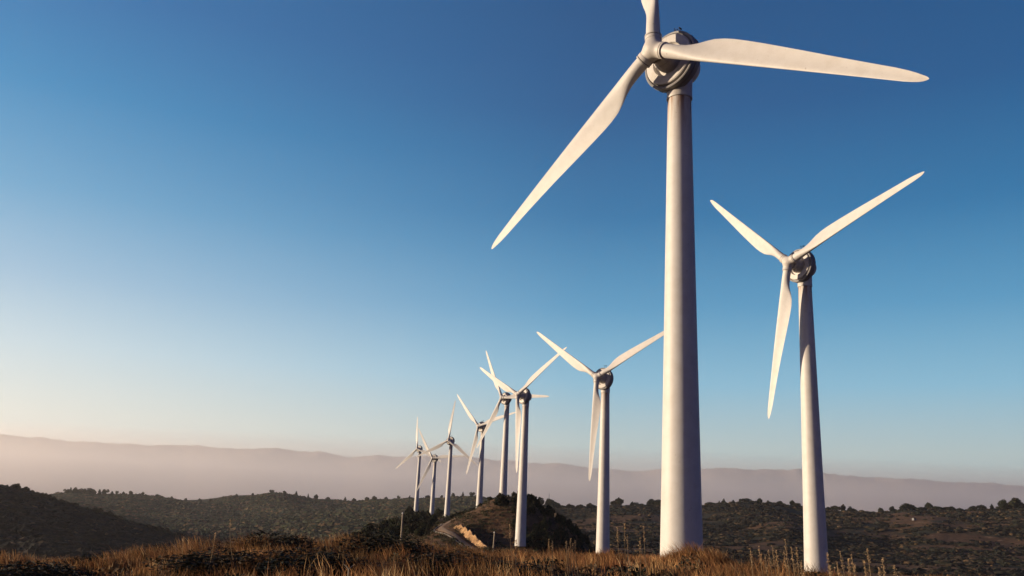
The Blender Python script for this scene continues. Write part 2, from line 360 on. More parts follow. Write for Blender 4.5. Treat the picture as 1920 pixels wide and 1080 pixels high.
nA, nR = X.shape
V = np.c_[X.ravel(), Y.ravel(), Z.ravel()]; ii, jj = np.meshgrid(np.arange(nA - 1), np.arange(nR - 1), indexing='ij')
b0 = (ii * nR + jj).ravel(); Fq = np.c_[b0, b0 + 1, b0 + nR + 1, b0 + nR][:, ::-1]
V = np.vstack([V, [[0, 0, -1.68]]])
DR = dryness(V[:, 0], V[:, 1])
rr = np.hypot(V[:, 0], V[:, 1])
M_GROUND, t, b = new_mat('hillside', .95); b.inputs['Specular IOR Level'].default_value = .1
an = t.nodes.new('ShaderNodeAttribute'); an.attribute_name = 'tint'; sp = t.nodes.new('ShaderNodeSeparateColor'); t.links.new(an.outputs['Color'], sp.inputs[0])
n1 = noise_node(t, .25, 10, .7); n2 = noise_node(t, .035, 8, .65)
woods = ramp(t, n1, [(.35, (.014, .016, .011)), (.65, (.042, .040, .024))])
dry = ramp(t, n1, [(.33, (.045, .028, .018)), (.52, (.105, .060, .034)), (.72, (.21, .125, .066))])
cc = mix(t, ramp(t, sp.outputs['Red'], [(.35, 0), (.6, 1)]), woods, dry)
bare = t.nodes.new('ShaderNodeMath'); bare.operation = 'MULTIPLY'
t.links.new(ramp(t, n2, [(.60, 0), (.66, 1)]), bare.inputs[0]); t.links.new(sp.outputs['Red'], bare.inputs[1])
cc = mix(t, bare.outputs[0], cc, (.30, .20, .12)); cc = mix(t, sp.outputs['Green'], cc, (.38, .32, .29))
t.links.new(cc, b.inputs['Base Color'])
bp = t.nodes.new('ShaderNodeBump'); bp.inputs['Strength'].default_value = .9; bp.inputs['Distance'].default_value = 1.2
t.links.new(n1, bp.inputs['Height']); t.links.new(bp.outputs[0], b.inputs['Normal'])
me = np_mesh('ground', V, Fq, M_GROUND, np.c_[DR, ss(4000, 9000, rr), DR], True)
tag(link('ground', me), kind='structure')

# haze: one closed box of even air
hz = MB(); hz.box((-34000, -34000, -1200), (34000, 34000, 1080))
M_HAZE = bpy.data.materials.new('haze_air'); M_HAZE.use_nodes = True; t = M_HAZE.node_tree; t.nodes.clear()
o_ = t.nodes.new('ShaderNodeOutputMaterial'); pv = t.nodes.new('ShaderNodeVolumePrincipled')
pv.inputs['Color'].default_value = (1.0, .95, .93, 1); pv.inputs['Density'].default_value = 3.7e-5; pv.inputs['Anisotropy'].default_value = .38
t.links.new(pv.outputs[0], o_.inputs['Volume'])
tag(hz.build('haze', M_HAZE, None, False), kind='stuff')
# the bright mist lying in the valley in front of the far mountains
hz = MB(); hz.box((-30000, 6000, -900), (30000, 17000, 410))
M_MIST = M_HAZE.copy(); M_MIST.name = 'valley_mist'; M_MIST.node_tree.nodes['Principled Volume'].inputs['Anisotropy'].default_value = .5; M_MIST.node_tree.nodes['Principled Volume'].inputs['Density'].default_value = 2.6e-4
tag(hz.build('valley_mist', M_MIST, None, False), 'pale peach mist filling the valley below the far mountains', 'mist', kind='stuff')

# ------------------------------------------------------------------ wind turbine
AX = Vector((math.cos(TILT), 0, math.sin(TILT))); E1 = AX.cross(Vector((0, 0, 1))).normalized(); E2 = E1.cross(AX)
HUBP = Vector((0, 0, HUB_H)) + AX * OVER
zt = HUB_H - HTOP
mb = MB(); prof = [(-3, 1.76), (0, 1.70), (.02, 1.70)]
for k in range(1, 13):
    zz = zt * k / 12; prof.append((zz, 1.70 - .67 * (zz / zt) ** .93))
mb.lathe(prof, (0, 0, 0), (0, 0, 1), 72); ME_TOWER = mb.mesh('tower', M_TOWER)
mb = MB(); mb.lathe([(zt - .02, .99), (zt, .99), (zt, 1.12), (zt + .06, 1.14), (zt + .30, 1.13), (zt + .34, 1.11), (zt + 1.1, 1.13), (zt + 1.9, 1.16), (zt + 2.2, 1.0)], (0, 0, 0), (0, 0, 1), 64)
ME_COLLAR = mb.mesh('yaw_collar', M_NAC)
mb = MB(); mb.lathe([(-.6, .5), (-.62, .98), (-.75, 1.0), (-1.25, 1.0), (-1.27, 1.08), (-1.40, 1.10), (-1.45, 1.16), (-1.85, 1.22), (-2.3, 1.22)], HUBP, AX, 56)
ME_SHAFT = mb.mesh('main_bearing_housing', M_NAC)
mb = MB(); mb.lathe([(-2.30, 1.0), (-2.30, 1.56), (-1.97, 1.58), (-1.93, 1.62), (-1.95, 2.28), (-2.02, 2.38), (-2.36, 2.40)], HUBP, AX, 96)
for k in range(6):      # bolted seams of the drum face
    a = k * math.pi / 3 + .25; d = E1 * math.cos(a) + E2 * math.sin(a)
    c0 = HUBP + AX * -1.94 + d * 1.64; c1 = HUBP + AX * -1.955 + d * 2.26
    mb.tube([c0, c1], .022, 6)
ME_DRUM = mb.mesh('generator_drum', M_NAC, ang=28)
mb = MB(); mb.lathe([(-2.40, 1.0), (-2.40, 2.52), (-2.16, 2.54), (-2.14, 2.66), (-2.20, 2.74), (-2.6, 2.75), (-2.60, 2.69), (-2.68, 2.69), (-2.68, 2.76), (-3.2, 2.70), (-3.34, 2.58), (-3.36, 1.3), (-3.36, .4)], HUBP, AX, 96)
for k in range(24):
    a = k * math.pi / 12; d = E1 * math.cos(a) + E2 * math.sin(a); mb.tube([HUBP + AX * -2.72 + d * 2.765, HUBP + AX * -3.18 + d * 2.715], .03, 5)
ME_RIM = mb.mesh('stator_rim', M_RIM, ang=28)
mb = MB(); mb.lathe([(-3.3, 1.55), (-3.9, 1.62), (-4.6, 1.55), (-5.1, 1.25), (-5.4, .7), (-5.45, .05)], HUBP, AX, 48); ME_HOUSE = mb.mesh('rear_housing', M_NAC)
mb = MB(); top = HUBP + AX * -3.0 + E2 * 2.7
mb.tube([top, top + Vector((0, 0, .75))], .03, 6); mb.tube([top + Vector((0, .5, -.06)), top + Vector((0, .5, .62))], .03, 6)
mb.tube([top + Vector((0, 0, .55)), top + Vector((0, .5, .55))], .022, 6)
for q in range(3):
    a = q * 2.09; c = top + Vector((math.cos(a) * .16, math.sin(a) * .16, .75)); mb.lathe([(-.06, .02), (0, .07), (.06, .02)], c, (0, 0, 1), 8)
mb.box(tuple(top + Vector((-.22, .47, .60))), tuple(top + Vector((.18, .53, .74))))
ME_ANEM = mb.mesh('anemometer', M_DARK)

def hub_mesh():
    """cast hub: a sphere smoothly blended with three blade sockets along local z directions (rotor frame: x = wind axis)"""
    mb = MB(); n, m = 40, 56; vs = []; fs = []
    dirs = [Vector((0, math.cos(k * 2 * math.pi / 3), math.sin(k * 2 * math.pi / 3))) for k in range(3)]
    def sdf(p):
        d = Vector((p.x * 1.02, p.y, p.z)).length - .96
        for dd in dirs:
            t = min(max(p.dot(dd), 0), 1.0); e = (p - dd * t); r = e.length - .70
            h = max(.22 - abs(d - r), 0) / .22; d = min(d, r) - h * h * .22 * .25
        return d
    for i in range(n + 1):
        th = math.pi * i / n
        for j in range(m):
            ph = 2 * math.pi * j / m; u = Vector((math.cos(th), math.sin(th) * math.cos(ph), math.sin(th) * math.sin(ph)))
            lo, hi = .3, 2.2
            for _ in range(14):
                md = (lo + hi) / 2
                if sdf(u * md) < 0: lo = md
                else: hi = md
            q = u * lo
            vs.append(q)
    for i in range(n):
        for j in range(m):
            a = i * m + j; b = i * m + (j + 1) % m; fs.append((a, b, b + m, a + m))
    mb.add(vs, fs); return mb.mesh('rotor_hub', M_NAC, True, 80)
ME_HUB = hub_mesh()

def interp(x, xs, ys): return float(np.interp(x, xs, ys))
def blade_mesh():
    """rotor frame: blade along +z, wind axis +x, leading edge towards +y"""
    mb = MB(); rings = []
    S = [1.42, 1.6, 2.0, 2.5, 3, 3.5, 4, 4.6, 5.2, 6, 7, 8, 9.5, 11, 13, 15, 17, 19, 21, 22.4, 23.4, 24.0, 24.4, 24.7, 24.88, 25]
    xs = [0, 1.42, 2.2, 3.2, 4.2, 5.2, 6.2, 7.5, 9, 11, 14, 17, 20, 22.5, 23.6, 24.3, 24.7, 24.9, 25]
    ch = [1.24, 1.24, 1.26, 1.42, 1.72, 2.02, 2.20, 2.26, 2.17, 2.0, 1.70, 1.40, 1.12, .92, .78, .58, .38, .22, .06]
    for s in S:
        c = interp(s, xs, ch); f = min(max((s - 1.8) / 4.5, 0), 1); f = f * f * (3 - 2 * f)      # 0 circle, 1 aerofoil
        le = interp(s, [0, 2, 6, 23.4, 24.3, 24.8, 25], [.62, .62, .60, .27, .20, .06, -.10])
        thk = interp(s, [0, 5, 8, 25], [.5, .34, .24, .15]); tw = math.radians(interp(s, [0, 4, 8, 15, 25], [15, 13, 8, 3, 0]) + 2)
        bend = -FLEX * (s / 25) ** 2; ring = []
        for j in range(32):
            a = 2 * math.pi * j / 32; u = .5 - .5 * math.cos(a)
            cy = .62 * math.cos(a); cx = .62 * math.sin(a)
            yt = thk * c * (1.4845 * math.sqrt(u) - .63 * u - 1.758 * u * u + 1.4215 * u ** 3 - .5075 * u ** 4)
            ay = le - c * u; axx = (yt if math.sin(a) > 0 else -yt) * (.8 if math.sin(a) > 0 else 1.1) - .06 * c * math.sin(math.pi * u)
            yy = cy * (1 - f) + ay * f; xx = cx * (1 - f) + axx * f
            X_ = xx * math.cos(tw) + yy * math.sin(tw); Y_ = yy * math.cos(tw) - xx * math.sin(tw)
            ring.append((X_ + bend, Y_, s))
        rings.append(ring)
    mb.loft(rings); return mb.mesh('blade', M_BLADE, True, 60)
ME_BLADE = blade_mesh()
mb = MB(); mb.lathe([(.90, .60), (.92, .735), (1.22, .74), (1.24, .70)], (0, 0, 0), (0, 0, 1), 48); mb.lathe([(1.30, .6), (1.30, .74), (1.36, .75), (1.42, .74), (1.43, .60)], (0, 0, 0), (0, 0, 1), 48)
ME_FLANGE = mb.mesh('root_flange', M_NAC)
mb = MB(); mb.lathe([(1.22, .5), (1.22, .67), (1.32, .67), (1.32, .5)], (0, 0, 0), (0, 0, 1), 48); ME_SEAL = mb.mesh('bearing_seal', M_DARK)

def make_turbine():
    root = empty('wind_turbine')
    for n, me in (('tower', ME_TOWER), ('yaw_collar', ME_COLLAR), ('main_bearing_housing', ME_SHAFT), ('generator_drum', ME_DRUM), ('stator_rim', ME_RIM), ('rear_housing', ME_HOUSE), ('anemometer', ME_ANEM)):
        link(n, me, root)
    h = link('rotor_hub', ME_HUB, root)
    for k in range(3):
        b = link('blade', ME_BLADE, root); link('root_flange', ME_FLANGE, b); link('bearing_seal', ME_SEAL, b)
    return root

def set_rotor(root, phase):
    """clockwise phase as seen from upwind"""
    blades = [c for c in root.children if c.name.startswith('blade')]
    for k, b in enumerate(blades):
        a = phase + k * 2 * math.pi / 3
        d = -E1 * math.cos(a) - E2 * math.sin(a); lead = E1 * math.sin(a) - E2 * math.cos(a)
        m = Matrix((AX, lead, d)).transposed().to_4x4(); m.translation = HUBP
        if Matrix((AX, lead, d)).determinant() < 0: m = Matrix((AX, -lead, d)).transposed().to_4x4(); m.translation = HUBP
        b.matrix_local = m
    hub = [c for c in root.children if c.name.startswith('rotor_hub')][0]
    d0 = -E1 * math.cos(phase) - E2 * math.sin(phase); c0 = AX.cross(d0)
    m = Matrix((AX, d0, c0)).transposed().to_4x4(); m.translation = HUBP; hub.matrix_local = m

TL = ['largest and nearest white wind turbine with the thickest tower',
      'rightmost white wind turbine, its grass hidden foot nearest the right edge',
      'white wind turbine just left of the largest one, alone at the grass edge',
      'white wind turbine beside the dark wooded slope, its tower in front of the knoll',
      'white wind turbine behind the knoll, its foot hidden by the round bush on top',
      'white wind turbine standing left of the knoll with a blade pointing up and left',
      'white wind turbine standing right at the bend of the dirt road',
      'short white wind turbine between the farthest one and the one at the bend',
      'farthest white wind turbine, leftmost of the row, one blade straight up']
proto = make_turbine()
for i, (x, y, z, yaw, ph, py) in enumerate(TB):
    o = proto if i == 0 else copy_tree(proto)
    o.location = (x, y, z); o.rotation_euler = (0, 0, yaw); set_rotor(o, ph)
    tag(o, TL[i], 'wind turbine', 'wind turbines in a row along the ridge')
    for c in o.children:
        if c.name.startswith('tower') and GZ[i] < z - .1: c.scale = (1, 1, 1)
#@@VEG
# ------------------------------------------------------------------ vegetation builders
def quads(centers, size, tint, up=.35, aspect=.6):
    """random small leaf quads: centers (n,3), size (n,), tint (n,3) -> verts, faces, colours"""
    n = len(centers); d = rng.normal(size=(n, 3)); d[:, 2] += up * rng.normal(size=n)
    d /= np.linalg.norm(d, axis=1)[:, None]; h = rng.normal(size=(n, 3)); a = np.cross(d, h); a /= np.linalg.norm(a, axis=1)[:, None]
    b = np.cross(d, a); s = np.asarray(size)[:, None]; a = a * s; b = b * s * aspect
    V = np.stack([centers - a, centers - b * .9, centers + a, centers + b], 1).reshape(-1, 3)
    return V, np.arange(4 * n).reshape(n, 4), np.repeat(tint, 4, 0)

def shell_points(n, lo=.72):
    d = rng.normal(size=(n, 3)); d /= np.linalg.norm(d, axis=1)[:, None]
    return d * (lo + (1 - lo) * rng.random((n, 1)) ** .6)

DARKS = np.array([(.020, .026, .014), (.030, .036, .018), (.042, .045, .020), (.050, .042, .022), (.016, .021, .014)])
def crown_mesh(name, kind, n=1500, leaf=.17, pal=DARKS):
    """unit crown, about 1 high and 1 wide, base at z = 0"""
    if kind == 'round':
        bl = [(0, 0, .52, .40)] + [(math.cos(a) * .27, math.sin(a) * .27, random.uniform(.32, .66), random.uniform(.17, .27)) for a in np.linspace(0, 5.4, 8) + random.random()] + [(random.uniform(-.15, .15), random.uniform(-.15, .15), .80, .2)]
    elif kind == 'flat':
        bl = [(random.uniform(-.35, .35), random.uniform(-.3, .3), random.uniform(.45, .75), random.uniform(.16, .28)) for _ in range(10)]
    elif kind == 'cone':
        bl = [(random.uniform(-.06, .06), random.uniform(-.06, .06), z, .30 * (1.08 - z) + .05) for z in np.linspace(.16, .96, 9)] + [(math.cos(a) * .2, math.sin(a) * .2, .25 + .05 * k, .13) for k, a in enumerate(np.linspace(0, 6, 6))]
    elif kind == 'low':
        bl = [(math.cos(a) * rr, math.sin(a) * rr, random.uniform(.08, .28), random.uniform(.18, .30)) for a, rr in zip(np.linspace(0, 6, 9), np.random.RandomState(4).uniform(.1, .36, 9))] + [(0, 0, .3, .36)]
    w = np.array([b[3] ** 2 for b in bl]); idx = rng.choice(len(bl), n, p=w / w.sum()); B = np.array(bl)[idx]
    P = shell_points(n, .55) * B[:, 3:4] + B[:, :3]; P += rng.normal(size=P.shape) * .012
    if kind == 'low': P[:, 2] = np.abs(P[:, 2])
    # clumps: each lobe has its own green, a few dead twigs
    base = pal[rng.integers(0, len(pal), len(bl))][idx]; tint = base * rng.uniform(.7, 1.35, (n, 1))
    dead = rng.random(n) < .04; tint[dead] = (.11, .07, .04)
    V, Fc, T = quads(P, leaf * rng.uniform(.25, .6, n), tint)
    # solid inner core so that light does not pass straight through
    return np_mesh(name, V, Fc, M_LEAF, T)
def trunk_mesh(name, h=.5, r=.035, lean=.05):
    mb = MB(); mb.tube([(0, 0, -.15), (lean * .3, 0, h * .4), (lean, .02, h), (lean * 1.2, .03, h * 1.45)], [r * 1.4, r, r * .7, r * .25], 7)
    for k in range(4):
        a = k * 1.7 + .4; mb.tube([(lean * .8, .01, h * (.55 + .1 * k)), (math.cos(a) * .16, math.sin(a) * .16, h * (.9 + .12 * k)), (math.cos(a) * .27, math.sin(a) * .27, h * (1.05 + .15 * k))], [r * .5, r * .3, r * .1], 5)
    return mb.mesh(name, M_BARK)
CROWNS = {'round': [crown_mesh('crown', 'round', 1500) for _ in range(4)], 'flat': [crown_mesh('crown', 'flat', 1200) for _ in range(3)],
          'cone': [crown_mesh('crown', 'cone', 1100, .13) for _ in range(3)]}
TRUNKS = [trunk_mesh('trunk'), trunk_mesh('trunk', .42, .045, -.08)]
PROTO = {}
def plant_tree(kind, loc, h, w, label, cat='tree', group=None, name=None):
    v = random.randrange(len(CROWNS[kind])); key = (kind, v, name)
    o = None
    if key in PROTO: o = copy_tree(PROTO[key])
    else:
        o = empty(name or {'round': 'oak_tree', 'flat': 'pine_tree', 'cone': 'conifer_tree'}[kind])
        link('trunk', TRUNKS[v % 2], o); link('crown', CROWNS[kind][v], o); PROTO[key] = o
    o.location = loc; o.rotation_euler = (0, 0, random.uniform(0, 6.28)); o.scale = (w, w, h)
    for k in ('group',):
        if k in o: del o[k]
    return tag(o, label, cat, group)
def tree_px(kind, px, r, h, w, label, group=None, dz=0, **k):
    """a tree on the ground at the azimuth of photo column px and r metres away; sizes in metres"""
    a, q = pix(px, 960); x, y = math.sin(a) * r, math.cos(a) * r
    return plant_tree(kind, (x, y, float(ground(x, y)) - .02 * h + dz), h, w, label, group=group, **k)

# --- single trees one can point to
tree_px('round', 939, 345, 5.6, 6.2, 'round dark bushy tree alone on top of the knoll, in front of a tower foot', dz=-.6)
tree_px('round', 903, 440, 3.4, 3.6, 'small dark bush at the foot of the turbine left of the knoll', name='round_bush', cat='bush')
tree_px('round', 768, 655, 8.0, 8.5, 'dark tree directly left of the foot of the farthest turbine')
tree_px('round', 791, 660, 5.6, 7.0, 'low dark tree between the feet of the two farthest turbines')
tree_px('round', 823, 580, 6.4, 6.2, 'dark tree just left of the foot of the turbine at the road bend')
tree_px('round', 1013, 1530, 16, 15, 'round tree on the skyline just left of the thin mast')
tree_px('round', 1031, 1530, 17, 20, 'wide round tree on the skyline under the thin mast')
tree_px('round', 1161, 1530, 15, 16, 'taller of two trees on the bare skyline right of the second nearest tower group')
tree_px('flat', 1152, 1530, 10, 13, 'lower of two trees on the bare skyline beside the lone tower')
tree_px('round', 1222, 1530, 13, 19, 'broad tree on the skyline close to the left of the thickest tower')
tree_px('round', 1882, 1530, 17, 15, 'leftmost tall tree of those on the skyline at the right edge')
tree_px('flat', 1902, 1530, 19, 22, 'widest tree on the skyline near the right edge of the picture')

# --- groups nothing tells apart
G1 = [(604, 372, 4.2), (614, 378, 4.0), (627, 384, 5.0), (640, 380, 4.6), (655, 392, 6.2), (667, 396, 6.6), (678, 402, 6.4), (688, 398, 6.0), (697, 404, 8.6), (706, 410, 8.4), (714, 400, 7.0),
      (721, 415, 7.4), (731, 420, 8.2), (738, 425, 8.0), (746, 410, 7.2), (754, 430, 7.6), (762, 420, 8.2), (770, 432, 8.0), (777, 420, 7.4), (785, 436, 7.6), (793, 425, 7.2), (801, 430, 6.6),
      (809, 420, 5.6), (816, 400, 4.6), (700, 372, 5.0), (716, 370, 5.4), (729, 366, 5.6), (742, 372, 6.0), (757, 368, 6.4), (768, 375, 6.4), (779, 370, 6.6), (789, 378, 6.8), (798, 372, 6.0), (760, 350, 5.2),
      (774, 348, 5.4), (786, 352, 5.6), (797, 350, 5.0), (806, 362, 4.6), (812, 380, 4.4), (744, 346, 4.0), (728, 342, 3.6), (790, 335, 4.6), (802, 338, 4.0), (672, 372, 4.6), (650, 362, 3.6)]
for px_, r_, h_ in G1:
    k_ = random.choice(['round', 'round', 'flat', 'cone'])
    tree_px(k_, px_ + random.uniform(-2, 2), r_, h_ * random.uniform(.85, 1.1), h_ * random.uniform(.75, 1.05) * (.7 if k_ == 'cone' else 1), 'dark tree in the dense grove on the slope left of the dirt road', 'trees of the grove left of the dirt road')
for k in range(150):
    t_ = random.random(); px_ = 962 + 150 * t_ + random.uniform(-8, 8); r_ = random.uniform(300, 362)
    h_ = random.uniform(2.2, 4.4)
    tree_px(random.choice(['cone', 'cone', 'round', 'round']), px_, r_, h_, h_ * random.uniform(.7, 1.1), 'small dark tree in the wood on the right flank of the knoll', 'trees of the wood right of the knoll')
for k in range(16):
    px_ = 845 + random.uniform(-5, 80); r_ = random.uniform(372, 398)
    h_ = random.uniform(1.4, 2.6); tree_px('round', px_, r_, h_, h_ * 1.2, 'low dark bush on the upper edge of the knoll left of its top', 'bushes along the upper edge of the knoll', name='low_bush', cat='bush')
for k in range(46):
    px_ = 1 + k * 8.6 + random.uniform(-3, 3); h_ = random.choice([5, 6, 7, 8.5])
    tree_px(random.choice(['round', 'round', 'flat']), px_, random.uniform(985, 1010), h_, h_ * random.uniform(.9, 1.5), 'dark tree along the crest of the nearer hill on the left', 'trees along the crest of the dark left hill')
for px_, h_ in [(118, 10), (126, 13), (134, 12), (141, 9), (150, 13), (158, 14), (165, 15), (170, 11), (181, 13), (192, 14), (205, 10), (214, 9), (226, 8), (240, 10), (262, 8), (290, 7), (318, 7), (345, 8), (372, 10), (392, 8), (415, 8), (440, 9), (470, 8), (505, 9), (530, 8), (552, 11),
                (575, 10), (590, 11), (612, 9), (645, 11), (662, 10), (686, 9), (700, 10), (722, 8), (745, 9), (766, 9), (800, 10), (826, 9), (848, 11), (866, 12), (884, 11)]:
    tree_px(random.choice(['round', 'cone', 'flat']), px_, 2390 + random.uniform(-15, 15), h_ * random.uniform(1.1, 1.4), h_ * random.uniform(.8, 1.6), 'small tree on the skyline of the hazy hill on the left', 'skyline trees of the hazy left hill')
for px_, h_ in [(988, 9), (997, 11), (1046, 11), (1056, 12), (1068, 11), (1084, 9), (1096, 10), (1107, 9), (1114, 10), (1186, 8), (1196, 8), (1206, 11), (1213, 9), (1232, 12), (1238, 12), (1322, 7), (1334, 8), (1348, 8), (1362, 8), (1375, 9), (1388, 8), (1400, 9), (1412, 8), (1424, 9), (1436, 8), (1447, 8), (1458, 9), (1470, 8), (1484, 9), (1494, 8),
                (1560, 8), (1572, 8), (1584, 10), (1592, 10), (1600, 11), (1655, 8), (1672, 10), (1690, 8), (1703, 12), (1716, 9), (1730, 10), (1742, 12), (1755, 10), (1770, 9), (1785, 9), (1800, 8), (1818, 9), (1830, 9), (1845, 9), (1862, 10), (1871, 11), (1892, 12), (1912, 14), (1919, 12)]:
    tree_px(random.choice(['round', 'round', 'flat', 'cone']), px_ + random.uniform(-6, 6), 1535 + random.uniform(-12, 12), h_ * random.uniform(.45, 1.2), h_ * random.uniform(.8, 2.2), 'small dark tree on the skyline of the scrubby hill on the right', 'skyline trees of the scrubby right hill')

# --- scrub nobody could count
ICO = bpy.data.meshes.new('tmp')
import bmesh
def ico(sub):
    b = bmesh.new(); bmesh.ops.create_icosphere(b, subdivisions=sub, radius=1); b.verts.ensure_lookup_table()
    v = np.array([tuple(x.co) for x in b.verts]); f = np.array([[x.index for x in q.verts] for q in b.faces]); b.free(); return v, f
I1, I2 = ico(1), ico(2)
def blobs(name, P, R, tint, base, label, cat, mat, squash=.8):
    bv, bf = base; n = len(P); m = len(bv)
    jit = 1 + rng.uniform(-.38, .34, (n, m, 1)); sc = np.stack([rng.uniform(.8, 2.0, n), rng.uniform(.8, 1.6, n), squash * rng.uniform(.55, 1.15, n)], 1)[:, None]
    V = P[:, None] + bv[None] * R[:, None, None] * jit * sc
    Fc = bf[None] + (np.arange(n) * m)[:, None, None]
    T = np.repeat(tint, m, 0) * rng.uniform(.85, 1.15, (n * m, 1))
    o = link(name, np_mesh(name, V.reshape(-1, 3), Fc.reshape(-1, 3), mat, T)); return tag(o, label, cat, kind='stuff')
def scatter(n, a0, a1, r0, r1, keep, power=1.0):
    a = rng.uniform(a0, a1, n); r = (r0 ** power + (r1 ** power - r0 ** power) * rng.random(n)) ** (1 / power)
    x, y = np.sin(a) * r, np.cos(a) * r; k = rng.random(n) < keep(x, y, a, r); return x[k], y[k]
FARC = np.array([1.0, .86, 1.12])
def woods_tint(n, dryv, pal=DARKS * 1.25):
    t = pal[rng.integers(0, len(pal), n)].copy(); br = rng.random(n) < dryv; t[br] = np.array([(.10, .065, .035), (.075, .052, .03), (.13, .085, .045)])[rng.integers(0, 3, br.sum())]; return t
x, y = scatter(24000, -.66, -.24, 430, 1035, lambda x, y, a, r: np.full(len(x), .9))
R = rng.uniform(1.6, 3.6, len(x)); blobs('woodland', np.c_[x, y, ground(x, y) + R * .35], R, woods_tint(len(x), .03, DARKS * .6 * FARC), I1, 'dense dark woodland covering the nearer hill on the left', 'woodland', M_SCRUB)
x, y = scatter(66000, -.66, .03, 1030, 2430, lambda x, y, a, r: .45 + .55 * ss(-.25, .25, vnoise(x / 160, y / 160, 61)))
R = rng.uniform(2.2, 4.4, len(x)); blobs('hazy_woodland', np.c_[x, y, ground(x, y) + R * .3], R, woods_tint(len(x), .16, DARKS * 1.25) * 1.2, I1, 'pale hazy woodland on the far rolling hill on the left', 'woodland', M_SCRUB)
x, y = scatter(120000, -.02, .66, 560, 1560, lambda x, y, a, r: np.clip(1.35 - dryness(x, y) * 2.0, .05, 1) * ss(-.45, .15, vnoise(x / 26, y / 26, 66, 3) + .5 * vnoise(x / 90, y / 60, 67, 2)) * np.where(r > 1000, 1, .75))
R = (.8 + 2.3 * rng.random(len(x)) ** 2.5) * (np.hypot(x, y) / 1200) ** .3; blobs('valley_scrub', np.c_[x, y, ground(x, y) + R * .3], R, woods_tint(len(x), .16, DARKS * .85 * FARC) * .85 * (.62 + .5 * np.clip(vnoise(x / 70, y / 70, 71, 3) + .4, 0, 1))[:, None], I1, 'patchy dark scrub and brush over the brown valley on the right', 'scrub', M_SCRUB, .75)
def ridge_scrub(name, n, a0, a1, r0, r1, nq, size, dryv, label, keep=None, leaf=.22, pal=DARKS * 1.3):
    x, y = scatter(n, a0, a1, r0, r1, keep or (lambda x, y, a, r: np.full(len(x), 1.)), 1.5); m = len(x)
    s = rng.uniform(size[0], size[1], m); t = woods_tint(m, dryv, pal)
    P = shell_points(m * nq, .3).reshape(m, nq, 3); P[..., 2] = np.abs(P[..., 2]) * .8
    C = np.c_[x, y, ground(x, y)][:, None] + P * s[:, None, None]
    T = np.repeat(t, nq, 0) * rng.uniform(.6, 1.4, (m * nq, 1))
    V, Fc, T = quads(C.reshape(-1, 3), np.repeat(s, nq) * leaf * rng.uniform(.7, 1.3, m * nq), T)
    return tag(link(name, np_mesh(name, V, Fc, M_LEAF, T)), label, 'scrub', kind='stuff')
ROAD = [(930, 238), (920, 250), (908, 264), (893, 282), (876, 298), (857, 312), (840, 323), (829, 333), (826, 342), (833, 352), (848, 361), (866, 369), (884, 375)]
def road_pts():
    pts = []
    for px_, r in ROAD: a, q = pix(px_, 1000); pts.append((math.sin(a) * r, math.cos(a) * r))
    P = np.array(pts); out = []
    for i in range(len(P) - 1):
        p0, p1, p2, p3 = P[max(i - 1, 0)], P[i], P[i + 1], P[min(i + 2, len(P) - 1)]
        for t in np.linspace(0, 1, 10, endpoint=False):
            out.append(.5 * (2 * p1 + (p2 - p0) * t + (2 * p0 - 5 * p1 + 4 * p2 - p3) * t * t + (3 * p1 - p0 - 3 * p2 + p3) * t ** 3))
    return np.array(out + [P[-1]])
RP = road_pts()
def off_road(x, y, m=3.4):
    d = np.full(len(x), 1e9)
    for p in RP[::2]: d = np.minimum(d, np.hypot(x - p[0], y - p[1]))
    return d > m
BANKB = [(846, 990, 331), (856, 995, 325), (867, 1001, 317), (880, 1007, 307), (892, 1013, 298), (906, 1022, 285)]
ridge_scrub('ridge_scrub', 9500, -.26, .10, 225, 400, 22, (.35, 1.25), .22, 'low brown and dark scrub over the knoll and around the dirt road', lambda x, y, a, r: off_road(x, y, 2.5) * (.35 + .65 * ss(-.3, .2, vnoise(x / 9, y / 9, 51, 3))))
ridge_scrub('far_ridge_scrub', 2200, -.24, .06, 395, 700, 18, (.7, 1.7), .35, 'low scrub on the ridge around the far turbine feet', lambda x, y, a, r: 1.0 * (np.hypot(x - np.interp(y, [440, 540, 602, 671], [-11.6, -33, -47.5, -65]), 0) > 2))
ridge_scrub('left_slope_scrub', 2600, -.46, -.13, 240, 430, 20, (.6, 1.6), .25, 'dark scrub below the grove on the left slope')

# ------------------------------------------------------------------ dirt road, cut bank, stone edging
def strip(name, P, w0, w1, lift, mat, wob=0.):
    T = np.gradient(P, axis=0); T /= np.linalg.norm(T, axis=1)[:, None]; N = np.c_[T[:, 1], -T[:, 0]]; k = 7; V = []
    for i, (p, n) in enumerate(zip(P, N)):
        ww = 1 + wob * math.sin(i * .9) * .5 + wob * math.sin(i * .37)
        for j in range(k):
            u = w0 * ww + (w1 - w0) * ww * j / (k - 1); q = p + n * u; V.append((q[0], q[1], float(ground(q[0], q[1])) + lift - (.22 if j in (0, k - 1) else 0)))
    m = len(P); Fc = [(i * k + j, i * k + j + 1, (i + 1) * k + j + 1, (i + 1) * k + j) for i in range(m - 1) for j in range(k - 1)]
    return link(name, np_mesh(name, V, Fc, mat, None, True))
M_ROAD, t, b = new_mat('packed_dirt', .95)
t.links.new(ramp(t, noise_node(t, .7, 8, .7), [(.3, (.12, .075, .045)), (.55, (.20, .13, .078)), (.75, (.30, .205, .125))]), b.inputs['Base Color'])
tag(strip('dirt_road', RP, -1.3, 1.3, .16, M_ROAD, .16), kind='structure')
M_CLAY, t, b = new_mat('yellow_clay', .95)
t.links.new(ramp(t, noise_node(t, 1.0, 8, .75, scaled(t, (.9, .9, .35))), [(.36, (.13, .07, .035)), (.48, (.34, .19, .085)), (.64, (.56, .36, .17))]), b.inputs['Base Color'])
